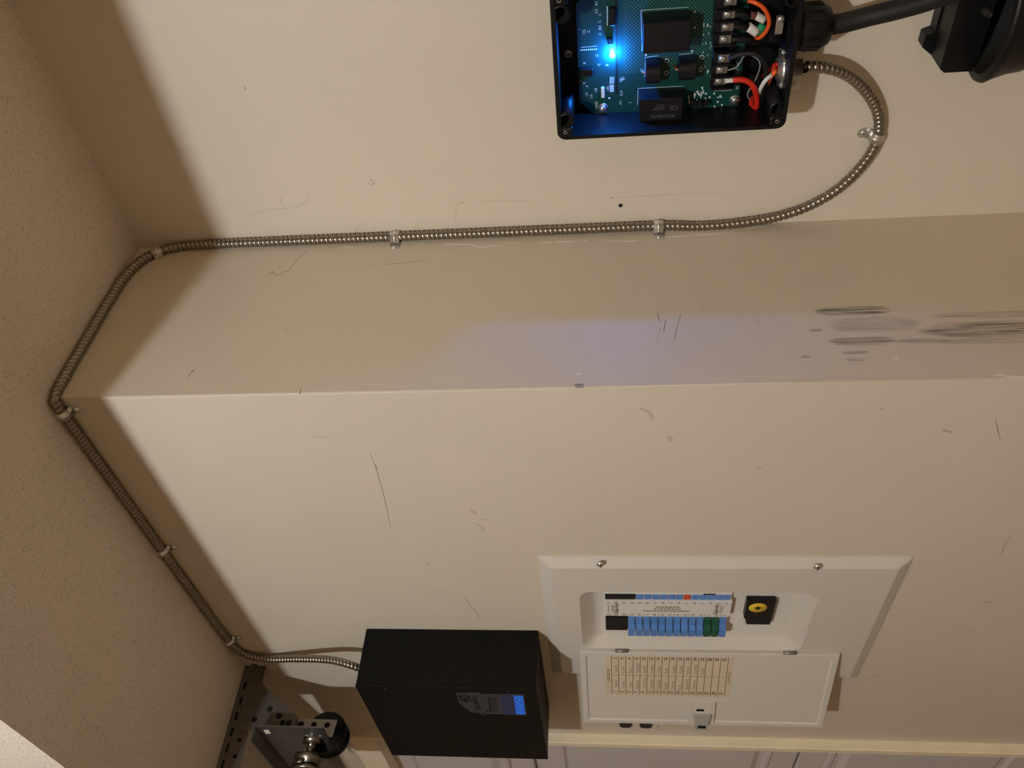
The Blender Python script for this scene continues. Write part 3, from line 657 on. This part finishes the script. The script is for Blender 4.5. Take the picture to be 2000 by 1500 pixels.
yq = J-0.062
q0 = px(1836, 140, yq); q1 = px(1850, 40, yq); q2 = px(1874, 158, yq)
bk = MB(); bk.prism([(q0.x, J-0.02, q0.z-0.004), (q0.x+0.006, J-0.02, q0.z+0.003), (0.445, J-0.02, q0.z+0.003), (0.445, J-0.02, -1.336), (q0.x, J-0.02, -1.336)], (0, -0.046, 0))
bk.build('bracket_block', M_black, hol)
fx, fy = 0.366, J-0.072
def fring(r, z, k=0.72): return [Vector((fx+r*math.cos(2*math.pi*i/40), fy+k*r*math.sin(2*math.pi*i/40), z)) for i in range(40)]
fun = MB().loft([fring(0.078, -1.332), fring(0.088, -1.332), fring(0.0905, -1.337), fring(0.0875, -1.343), fring(0.081, -1.362), fring(0.079, -1.378), fring(0.070, -1.400), fring(0.052, -1.430), fring(0.034, -1.452)], cap1=True, smooth=True).build('socket_funnel', M_black, hol)
MB().loft([fring(0.078, -1.332), fring(0.070, -1.345), fring(0.052, -1.40)], cap1=True, smooth=True).build('socket_mouth', M_ink, fun)
for k in range(3):
    t = R(215+40*k); e = Vector((math.cos(t), 0.72*math.sin(t), 0))
    MB().box(-0.0025, 0.0025, -0.004, 0.004, -0.03, 0.03, 0.001, mat=Matrix.Translation(Vector((fx, fy, -1.385))+e*0.0755) @ Matrix.Rotation(t, 4, 'Z') @ Matrix.Rotation(-0.25, 4, 'Y')).build('grip_rib', M_rubber, fun)
q = px(1931, 28, J-0.130); MB().lathe(q, (0, -1, 0), [(-0.012, 0.0045), (0.002, 0.0042), (0.002, 0.0028), (0.0008, 0.0024), (0.0008, 0.0001)], 14).build('screw', M_rubber, hol)

# ------------------------------------------------------------------ closed black charger box
BX1, BX2, BZT, BZB, BDp = -1.1072, -0.7282, -0.3262, -0.6879, 0.1237
cb = thing('charger_box', ((BX1+BX2)/2, 0, BZB), 'closed black metal charger box with a 40 sticker and small blue display', 'charger')
MB().box(BX1, BX2, -BDp+0.0018, 0, BZB, BZT, 0.0015).build('body', M_blackpc, cb)
lid = MB().box(BX1-0.001, BX2+0.0012, -BDp, -BDp+0.0024, BZB-0.001, BZT+0.001, 0.0008).build('front_cover', M_blackpc, cb)
for x in (BX1+0.03, BX2-0.012):
    for z in (BZT-0.06, BZB+0.055):
        MB().lathe((x, -BDp, z), (0, -1, 0), [(0, 0.004), (0.0015, 0.0038), (0.002, 0.0001)], 14).build('cover_screw', M_comp, lid)
for (u, v) in ((775, 1280), (820, 1275), (870, 1291), (930, 1276), (975, 1284), (978, 1250), (893, 1262)):
    q = pxx(u, v, BX2); MB().lathe(q, (1, 0, 0), [(0, 0.0085), (0.0003, 0.0082), (0.0003, 0.0078), (0.0001, 0.0075), (0.0002, 0.0001)], 20).build('knockout', M_blackpc, cb)
SF = -BDp
def sf(u, v): return px(u, v, SF)
poly = [(890.5, 1353.5), (897, 1374), (921, 1391), (935, 1393.5), (945, 1397), (952, 1394.5), (960, 1394), (1029, 1397), (1023, 1356), (990, 1355.5), (941, 1355), (938, 1352.5), (918, 1352.5)]
stc = MB().prism([sf(u, v) for u, v in poly], (0, -0.0004, 0)).build('grey_sticker', M_sticker, lid); plab(stc, 'grey sticker with the number 40 and a script name')
lc = MB().prism([sf(u, v)+Vector((0, -0.0006, 0)) for u, v in ((1003, 1357.5), (1008, 1394.5), (1026.5, 1395), (1021.5, 1358.5))], (0, -0.0004, 0)).build('display', M_lcd, lid); plab(lc, 'small lit blue display')
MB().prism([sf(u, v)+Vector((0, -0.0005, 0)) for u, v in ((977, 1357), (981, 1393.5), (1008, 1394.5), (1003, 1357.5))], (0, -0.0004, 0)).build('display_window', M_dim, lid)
tx = MB(); text(tx, '40', 0.034, sf(909, 1364)+Vector((0, -0.0004, 0)), (1, 0, 0), (0, 0, 1), 0.0003, 0.03)
text(tx, 'JuiceBox', 0.019, sf(929, 1372)+Vector((0, -0.0004, 0)), (1, 0, 0), (0, 0, 1), 0.0003, 0.02, 1.0, 0.3)
tx.ribbon([sf(u, v)+Vector((0, -0.0005, 0)) for u, v in ((926, 1388), (934, 1393), (944, 1395), (950, 1390), (952, 1386))], 0.003, (0, -1, 0))
for k in range(4): tx.ribbon([sf(954+k*4.5, 1361+k*.3)+Vector((0, -0.0005, 0)), sf(958+k*4.5, 1391+k*.3)+Vector((0, -0.0005, 0))], 0.0014 if k else 0.003, (0, -1, 0))
tx.build('sticker_print', M_ink, stc)

# ------------------------------------------------------------------ breaker panel
PX1, PX2, PZT, PZB = -0.9224, -0.4436, -0.707, -1.357
pan = thing('breaker_panel', ((PX1+PX2)/2, 0, PZB), 'white metal breaker panel with blue breakers and its door hanging open', 'breaker panel')
YF, YT = -0.013, 0.010                       # cover face and floor of the recessed tray
tx0, tx1, tz0, tz1 = -0.775, -0.553, -1.212, -0.782
rg = [rrect(PX1, PX2, PZB, PZT, 0.004, 0.0, 4), rrect(PX1, PX2, PZB, PZT, 0.004, -0.002, 4), rrect(PX1+0.022, PX2-0.022, PZB+0.022, PZT-0.022, 0.004, YF, 4)]
cover = MB(); cover.loft(rg)
# face ring, then the tray walls and floor
n_ = 6
cover.loft([rrect(PX1+0.022, PX2-0.022, PZB+0.022, PZT-0.022, 0.004, YF, n_), rrect(tx0-0.004, tx1+0.004, tz0-0.004, tz1+0.004, 0.024, YF, n_)])
cover.loft([rrect(tx0-0.004, tx1+0.004, tz0-0.004, tz1+0.004, 0.024, YF, n_), rrect(tx0, tx1, tz0, tz1, 0.022, YF+0.003, n_), rrect(tx0+0.012, tx1-0.008, tz0+0.030, tz1-0.020, 0.018, YT-0.003, n_), rrect(tx0+0.015, tx1-0.010, tz0+0.034, tz1-0.024, 0.016, YT, n_)], cap1=True, smooth=True)
M_cover = mat('wall_in_panel', (0.2, 0.18, 0.15), 0.8)
co = cover.build('cover', M_panel, pan)
MB().box(tx0-0.03, tx1+0.03, -0.0005, 0.0, tz0-0.03, tz1+0.03)
for (u, v) in ((1173, 1102), (1597, 1107)):
    q = px(u, v, YF); s = MB(); s.lathe(q, (0, -1, 0), [(0, 0.0072), (0.0012, 0.0070), (0.003, 0.005), (0.0038, 0.002), (0.0038, 0.0001)], 16); s = s.build('cover_screw', M_steel, pan)
    MB().box(q.x-0.005, q.x+0.005, q.y-0.0044, q.y-0.0036, q.z-0.0007, q.z+0.0007).build('slot', M_ink, s)
    x2 = PX1+0.026; s2 = MB(); s2.lathe((x2, YF, q.z), (0, -1, 0), [(0, 0.0072), (0.003, 0.005), (0.0038, 0.0001)], 16); s2.build('cover_screw', M_steel, pan)
q = px(1386, 1160.5, YF); MB().box(q.x-0.0016, q.x+0.0016, YF-0.0006, YF, q.z-0.011, q.z+0.011).build('catch', M_ink, pan)
# breakers: base, label strip, handles
yb = 0.002
def pk(u, v, y=yb): return px(u, v, y)
L0, L1 = pk(1182, 1232).z, pk(1425, 1232).z
xa0, xa1 = pk(1300, 1232).x, pk(1300, 1203).x            # left column
xs0, xs1 = pk(1300, 1202, -0.002).x, pk(1300, 1173, -0.002).x   # label strip
xb0, xb1 = pk(1300, 1170.5).x, pk(1300, 1162).x          # right column
zA = pk(1182, 1200).z; zB = pk(1421, 1200).z; n = 16; dz = (zB-zA)/n
MB().box(xa0+0.001, xb1+0.006, yb+0.001, YT, zB-0.002, zA+0.002, 0.0005).build('breaker_base', M_white, pan)
strip = MB().box(xs0, xs1, -0.004, yb+0.001, zB-0.003, zA+0.002, 0.0006).build('label_strip', M_white, pan)
def breaker(x0, x1, za, zb_, m, toward):
    yt = -0.003 if toward > 0 else 0.0
    mb = MB(); mb.box(x0, x1, yt, yb+0.001, zb_+0.0011, za-0.0011, 0.0005)
    o = mb.build('breaker', m, pan)
    if toward < 0: return
    xm = x0+(x1-x0)*0.62
    h = MB(); h.prism([(x0, -0.003, zb_+0.0009), (xm, -0.003, zb_+0.0009), (xm-0.003, -0.013, zb_+0.0009), (x0+0.006, -0.013, zb_+0.0009)], (0, 0, za-zb_-0.0018))
    h.build('handle', m, o)
MB().box(xa0+0.010, xa1-0.002, -0.003, yb+0.001, zA+3*dz+0.0008, zA-0.0006, 0.0006).build('filler_plate', M_comp, pan)
for i in range(3, 16):
    breaker(xa0, xa1-0.004, zA+i*dz, zA+(i+1)*dz, M_green if i in (13, 14) else M_blue, 1)
MB().box(xb0, xb1+0.002, 0.0, yb+0.001, zA+4*dz+0.0008, zA-0.0006, 0.0006).build('filler_plate', M_comp, pan)
for i in range(4, 16):
    breaker(xb0, xb1, zA+i*dz, zA+(i+1)*dz, M_red if i == 10 else M_blue, -1)
pr = MB(); ys = -0.004; xm = (xs0+xs1)/2
for i in range(16):
    zc = zA+(i+0.5)*dz
    text(pr, str(31-2*i), 0.0085, (xs1-0.006, ys, zc), (1, 0, 0), (0, 0, 1), 0.0002, 0.01); text(pr, str(32-2*i), 0.0085, (xs0+0.006, ys, zc), (1, 0, 0), (0, 0, 1), 0.0002, 0.01)
    if i % 2: pr.box(xs1-0.009, xs1-0.002, ys-0.0002, ys, zA+i*dz+dz*.5-0.0005, zA+i*dz+dz*.5+0.0005); pr.box(xs0+0.002, xs0+0.009, ys-0.0002, ys, zA+i*dz-0.0005, zA+i*dz+0.0005)
text(pr, 'Stab-lok', 0.0115, (xm, ys, pk(1204, 1187).z), (1, 0, 0), (0, 0, 1), 0.0002, 0.03); text(pr, 'Stab-lok', 0.0115, (xm, ys, pk(1398, 1187).z), (1, 0, 0), (0, 0, 1), 0.0002, 0.03)
for zz in (1188, 1195, 1198, 1406, 1410): z = pk(zz, 1187).z; pr.box(xm-0.014, xm+0.014, ys-0.0002, ys, z-0.0008, z+0.0004)
for k, (ua, ub) in enumerate(((1280, 1326), (1276, 1330), (1256, 1348))):
    u = ua; x = xm+0.008-k*0.008
    while u < ub:
        l = random.uniform(3, 8); za_, zb__ = pk(u, 1187).z, pk(min(ub, u+l), 1187).z; pr.box(x-0.0016, x+0.0016, ys-0.0002, ys, zb__, za_); u += l+1.5
pr.build('printed_numbers', M_brown, strip)
# main switch
ms = [pk(1457, 1171), pk(1513.5, 1172.5), pk(1503, 1215), pk(1462, 1216), pk(1460, 1207), pk(1454, 1196)]
z0_, z1_ = pk(1457, 1180).z, pk(1513, 1180).z; mx0, mx1 = pk(1485, 1216).x, pk(1485, 1171).x
main = MB(); main.prism([(mx0, YT, z1_), (mx1, YT, z1_), (mx1, YT, z0_), (mx0+0.028, YT, z0_), (mx0+0.012, YT, z0_-0.008), (mx0, YT, z0_-0.008)], (0, -0.012, 0)); main = main.build('main_switch', M_comp, pan)
MB().box(mx0-0.006, mx0+0.026, YT-0.010, YT, z0_-0.006, z0_+0.006, 0.002, 2).build('switch_guard', M_white, pan)
qd = px(1480, 1187, YT-0.012); dot = MB(); dot.lathe(qd, (0, -1, 0), [(0, 0.017), (0.0006, 0.0168), (0.0006, 0.0001)], 28); dot = dot.build('yellow_disc', M_yellow, main)
star = MB(); star.prism([qd+Vector(((0.0085 if i % 2 == 0 else 0.0034)*math.sin(math.pi*i/5+0.3), -0.0006, (0.0085 if i % 2 == 0 else 0.0034)*math.cos(math.pi*i/5+0.3))) for i in range(10)], (0, -0.0003, 0)); star.build('star_mark', M_ink, dot)
# hinged door, swung open against the wall
HG = Vector((-0.783, -0.0135, 0)); FRm = Vector((-1.036, -0.060, 0)); dd = (FRm-HG); DWd = dd.length; dd.normalize(); nn = Vector((0, 0, 1)).cross(dd)
if nn.y > 0: nn = -nn
dz0, dz1 = -1.293, -0.771
def dpt(s, z, o=0.0): return HG + dd*s + nn*o + Vector((0, 0, z))
door = MB()
def dring(i, o): return [dpt(i, dz0+i, o), dpt(DWd-i, dz0+i, o), dpt(DWd-i, dz1-i, o), dpt(i, dz1-i, o)]
door.loft([dring(0.0, 0.0), dring(0.0, 0.006), dring(0.0015, 0.007), dring(0.012, 0.007), dring(0.015, 0.004)], cap0=True, cap1=True)
door = door.build('door', M_panel, pan)
for u, v in ((1214, 1268), (1541, 1279)):
    z = px(u, v, -0.016).z
    MB().cyl(HG+Vector((0.001, -0.003, z-0.013)), HG+Vector((0.001, -0.003, z+0.013)), 0.0038, n=12).build('hinge', mat('hinge_pin', (0.28, 0.25, 0.21), 0.4, 0.5), pan)
fl = 0.004
def dp(u, v, o=fl): return plane_hit(u, v, HG+nn*o, nn)
def ds_(p): return (p-HG).dot(dd)
sa = dp(1191, 1279); sb_ = dp(1426, 1283); sc_ = dp(1300, 1358)
s0, s1 = ds_(dp(1300, 1281)), ds_(dp(1300, 1357)); zA2, zB2 = dp(1194.5, 1318).z, dp(1419, 1320).z
sheet = MB().prism([dpt(s0-0.003, zA2+0.012, fl), dpt(s1+0.003, zA2+0.012, fl), dpt(s1+0.003, zB2-0.012, fl), dpt(s0-0.003, zB2-0.012, fl)], nn*0.0004).build('circuit_directory', M_paper, door); plab(sheet, 'cream circuit list with numbered rows and handwriting')
ink = MB(); hand = MB(); lin = MB(); e = 0.0005; rr_ = random.Random(11)
RD = -dd; UPv = Vector((0, 0, 1)); dzs = (zB2-zA2)/16; smid = (s0+s1)/2
for i in range(17): z = zA2+dzs*i; lin.ribbon([dpt(s0, z, fl+e), dpt(s1, z, fl+e)], 0.0013, nn, 0.0002)
lin.ribbon([dpt(smid, zA2, fl+e), dpt(smid, zB2, fl+e)], 0.0008, nn, 0.0002)
for i in range(16):
    zc = zA2+dzs*(i+0.5); sz = abs(dzs)*0.72
    text(ink, str(2*i+2), sz, dpt(s0+0.010, zc, fl+e), RD, UPv, 0.0001, 0.035); text(ink, str(2*i+1), sz, dpt(s1-0.009, zc, fl+e), RD, UPv, 0.0001, 0.035)
    for side in (0, 1):
        if (side == 0 and i > 12) or (side == 1 and i > 11): continue
        L_ = rr_.uniform(0.018, 0.042); st = (smid-0.005 if side == 0 else s1-0.018) - rr_.uniform(0, 0.006); pts = []; m_ = int(L_/0.0011)
        for k in range(m_): pts.append(dpt(st-L_*k/m_, zc+dzs*0.18+abs(dzs)*(0.22*math.sin(k*1.9+rr_.uniform(-.5, .5))+0.10*math.sin(k*0.7)), fl+e))
        hand.ribbon(pts, 0.0009, nn, 0.0001)
text(ink, 'CIRCUIT DIRECTORY', 0.0085, dpt(smid, zA2+0.006, fl+e), RD, UPv, 0.0001, 0.02, 0.55)
text(ink, 'USE COPPER WIRE ONLY', 0.0065, dpt(smid+0.002, zB2-0.006, fl+e), RD, UPv, 0.0001, 0.0, 0.6)
lin.build('ruled_lines', M_brown, sheet); ink.build('printed_numbers', M_brown, sheet); hand.build('handwriting', M_pencil, sheet)
# latch on the free edge
la = ds_(dp(1362, 1370)); lb_ = ds_(dp(1362, 1412)); lz0, lz1 = dp(1395, 1390).z, dp(1344, 1390).z
lat = MB(); lat.prism([dpt(la, lz0, fl), dpt(min(lb_, DWd-0.014), lz0, fl), dpt(min(lb_, DWd-0.014), lz1, fl), dpt(la, lz1, fl)], nn*0.005); lat = lat.build('latch_plate', M_panel, door)
lz0, lz1 = dp(1385, 1400).z, dp(1352, 1400).z; lk0, lk1 = ds_(dp(1370, 1389)), DWd+0.001
MB().prism([dpt(lk0, lz0, fl+.005), dpt(lk1, lz0+0.006, fl+.005), dpt(lk1, lz1-0.006, fl+.005), dpt(lk0, lz1, fl+.005)], nn*0.009).build('latch_tongue', mat('latch_steel', (0.50, 0.47, 0.43), 0.4, 0.2), lat)
z_ = dp(1367, 1382).z; MB().prism([dpt(ds_(dp(1367, 1381)), z_-0.008, fl+.0052), dpt(ds_(dp(1367, 1385)), z_-0.008, fl+.0052), dpt(ds_(dp(1367, 1385)), z_+0.008, fl+.0052), dpt(ds_(dp(1367, 1381)), z_+0.008, fl+.0052)], nn*0.0004).build('latch_slot', M_ink, lat)
z_ = dp(1369, 1410).z; MB().prism([dpt(DWd-0.016, z_-0.009, fl+.0142), dpt(DWd-0.006, z_-0.009, fl+.0142), dpt(DWd-0.006, z_+0.009, fl+.0142), dpt(DWd-0.016, z_+0.009, fl+.0142)], nn*0.0004).build('latch_opening', M_ink, lat)

# ------------------------------------------------------------------ outlet half hidden behind the panel door
ou = thing('wall_outlet', px(1240, 1416, 0), 'double outlet with black faces peeping out behind the open panel door', 'outlet')
xo = px(1240, 1421, -0.006).x+0.0185; zo1 = px(1222, 1417, 0).z; zo2 = px(1261, 1417, 0).z
MB().box(xo-0.034, xo+0.034, -0.003, 0, zo2-0.03, zo1+0.03, 0.0015).build('cover_plate', M_wall, ou)
for z in (zo1, zo2):
    MB().loft([[Vector((xo+v.x, -0.003-k, z+v.z)) for v in rrect(-0.019+d, 0.019-d, -0.015+d, 0.015-d, 0.010, 0)] for k, d in ((0, 0), (0.004, 0.0005), (0.005, 0.002))], cap1=True).build('socket_face', M_comp, ou)

# ------------------------------------------------------------------ garage door track hardware under the ceiling
tr = thing('track_angle', (-0.91, -0.2, 0), 'dull perforated steel track angle fixed under the ceiling', 'bracket')
yA, yB_ = -0.002, -0.398
X = -0.912
ag = MB(); ag.box(X-0.002, X, yB_, yA, -0.050, 0, 0); ag.box(X-0.040, X-0.002, yB_, yA, -0.0022, 0.0)
ag = ag.build('angle', M_galv, tr)
sl_ = MB()
yy_ = -0.05; k = 0
while yy_ > -0.36:
    MB().box(X-0.001, X+0.0006, yy_-0.009, yy_+0.009, -0.016, -0.010, 0.0004).build('slot', M_ink, tr)
    MB().lathe((X, yy_-0.017, -0.035), (1, 0, 0), [(0.0005, 0.0001), (0.0005, 0.0045), (0, 0.0048)], 12).build('round_hole', M_ink, tr)
    yy_ -= 0.034; k += 1
gu = thing('gusset_plate', (-0.912, -0.1, -0.05), 'small triangular perforated steel gusset below the track angle', 'bracket')
g0 = [(X+0.0025, -0.012, -0.018), (X+0.0025, -0.058, -0.070), (X+0.0025, -0.116, -0.152), (X+0.0025, -0.150, -0.152), (X+0.0025, -0.150, -0.030)]
MB().prism(g0, (-0.0022, 0, 0)).build('plate', M_galv, gu)
for (u, v) in ((527, 1385), (545, 1398), (497, 1405), (564, 1412), (552, 1412)):
    q = pxx(u, v, X+0.0025); MB().lathe(q, (1, 0, 0), [(0.0004, 0.0001), (0.0004, 0.0062), (0, 0.0066)], 14).build('hole', M_ink, gu)
for (u, v) in ((478, 1405), (512, 1352), (497, 1300)):
    q = pxx(u, v, X+0.0025); MB().lathe(q, (1, 0, 0), [(0, 0.0075), (0.004, 0.0072), (0.004, 0.0001)], 6, smooth=False).build('bolt_head', M_galv, gu)
sh = thing('spring_pulley', (-0.94, -0.13, -0.26), 'black grooved pulley in a perforated steel fork beside the garage door', 'pulley')
xs_ = -0.925
MB().prism([pxx(u, v, xs_) for u, v in ((560, 1402.5), (588, 1403), (659, 1406), (649, 1439), (634, 1440), (560, 1436))], (-0.0025, 0, 0)).build('fork_plate', mat('bright_steel', (0.34, 0.32, 0.27), 0.42, 0.8, noise=0.1, nscale=40), sh)
for (u, v) in ((588, 1414.5), (613, 1415.5), (639, 1416)):
    q = pxx(u, v, xs_); MB().lathe(q, (1, 0, 0), [(0.0004, 0.0001), (0.0004, 0.0060), (0, 0.0064)], 16).build('hole', M_ink, sh)
pc = pxx(641, 1436, -0.955)
MB().lathe(pc, (1, 0, 0), [(-0.020, 0.001), (-0.020, 0.044), (-0.012, 0.044), (-0.005, 0.034), (0.005, 0.034), (0.012, 0.044), (0.020, 0.044), (0.020, 0.012), (0.024, 0.012), (0.024, 0.001)], 36).build('wheel', M_black, sh)
pl = thing('spring_plate', (-0.95, -0.13, -0.2), 'bent blue-grey steel plate carrying the door spring under the ceiling', 'bracket')
yp_ = -0.158; xp = pxx(496, 1416.5, -0.925); xe = -0.905
a = px(496, 1416.5, yp_); b = px(631, 1424, yp_); c = px(662, 1500, yp_); d = px(527, 1471, yp_)
xl_ = -1.22; zt2, zb2 = a.z, b.z; xn = (a.x+b.x)/2
MB().prism([(xn, yp_, zt2), (xn, yp_, zb2), (xl_, yp_, zb2+0.012), (xl_, yp_, zt2)], (0, 0.003, 0)).build('plate', M_galv2, pl)
MB().box(xl_, xn, yp_-0.030, yp_+0.003, zt2, zt2+0.003, 0.0006).build('top_flange', M_galv2, pl)
q = px(522, 1429, yp_); MB().prism([q+Vector((-0.012, -0.0005, 0.006)), q+Vector((0.008, -0.0005, 0.006)), q+Vector((0.012, -0.0005, -0.006)), q+Vector((-0.008, -0.0005, -0.006))], (0, 0.0004, 0)).build('square_hole', M_chalk, pl)
for (u, v) in ((599, 1437), (626, 1438)):
    q = px(u, v, yp_); MB().lathe(q, (0, -1, 0), [(0.0, 0.004), (0.0008, 0.0035), (0.0008, 0.0001)], 10).build('rivet', M_steel, pl)
spg = thing('door_spring', (-1.0, -0.3, -0.2), 'shiny coiled garage door spring on the steel plate, cut off by the frame', 'spring')
sc0 = px(607, 1462, yp_-0.02); sc0 = Vector((sc0.x, yp_, sc0.z))
MB().lathe(sc0, (0, -1, 0), [(0, 0.020), (0.010, 0.020), (0.010, 0.009), (0.034, 0.009), (0.036, 0.030), (0.044, 0.032), (0.048, 0.026), (0.056, 0.026), (0.058, 0.0005)], 28).build('end_cone', M_spring, spg)
MB().lathe(sc0+Vector((-0.016, -0.018, 0.014)), (0, -1, 0), [(0, 0.008), (0.010, 0.008), (0.010, 0.0005)], 6, smooth=False).build('eye_bolt', M_steel, spg)
hel = []
for i in range(211):
    t = i/14; hel.append(sc0+Vector((0.030*math.cos(2*math.pi*t), -0.056-0.0098*t, 0.030*math.sin(2*math.pi*t))))
MB().tube(hel, 0.0042, 8).build('coil', M_spring, spg)
ye = hel[-1].y
MB().tube(spline([hel[-1], sc0+Vector((0.010, ye-sc0.y-0.006, 0.0)), sc0+Vector((0, ye-sc0.y-0.008, 0.03)), Vector((sc0.x, ye-0.008, -0.05)), Vector((sc0.x, ye-0.008, -0.003))], 0.004), 0.0042, 8).build('end_hook', M_spring, spg)
MB().box(sc0.x-0.025, sc0.x+0.025, ye-0.023, ye+0.007, -0.004, 0.0, 0.0008).build('hook_plate', M_galv2, spg)
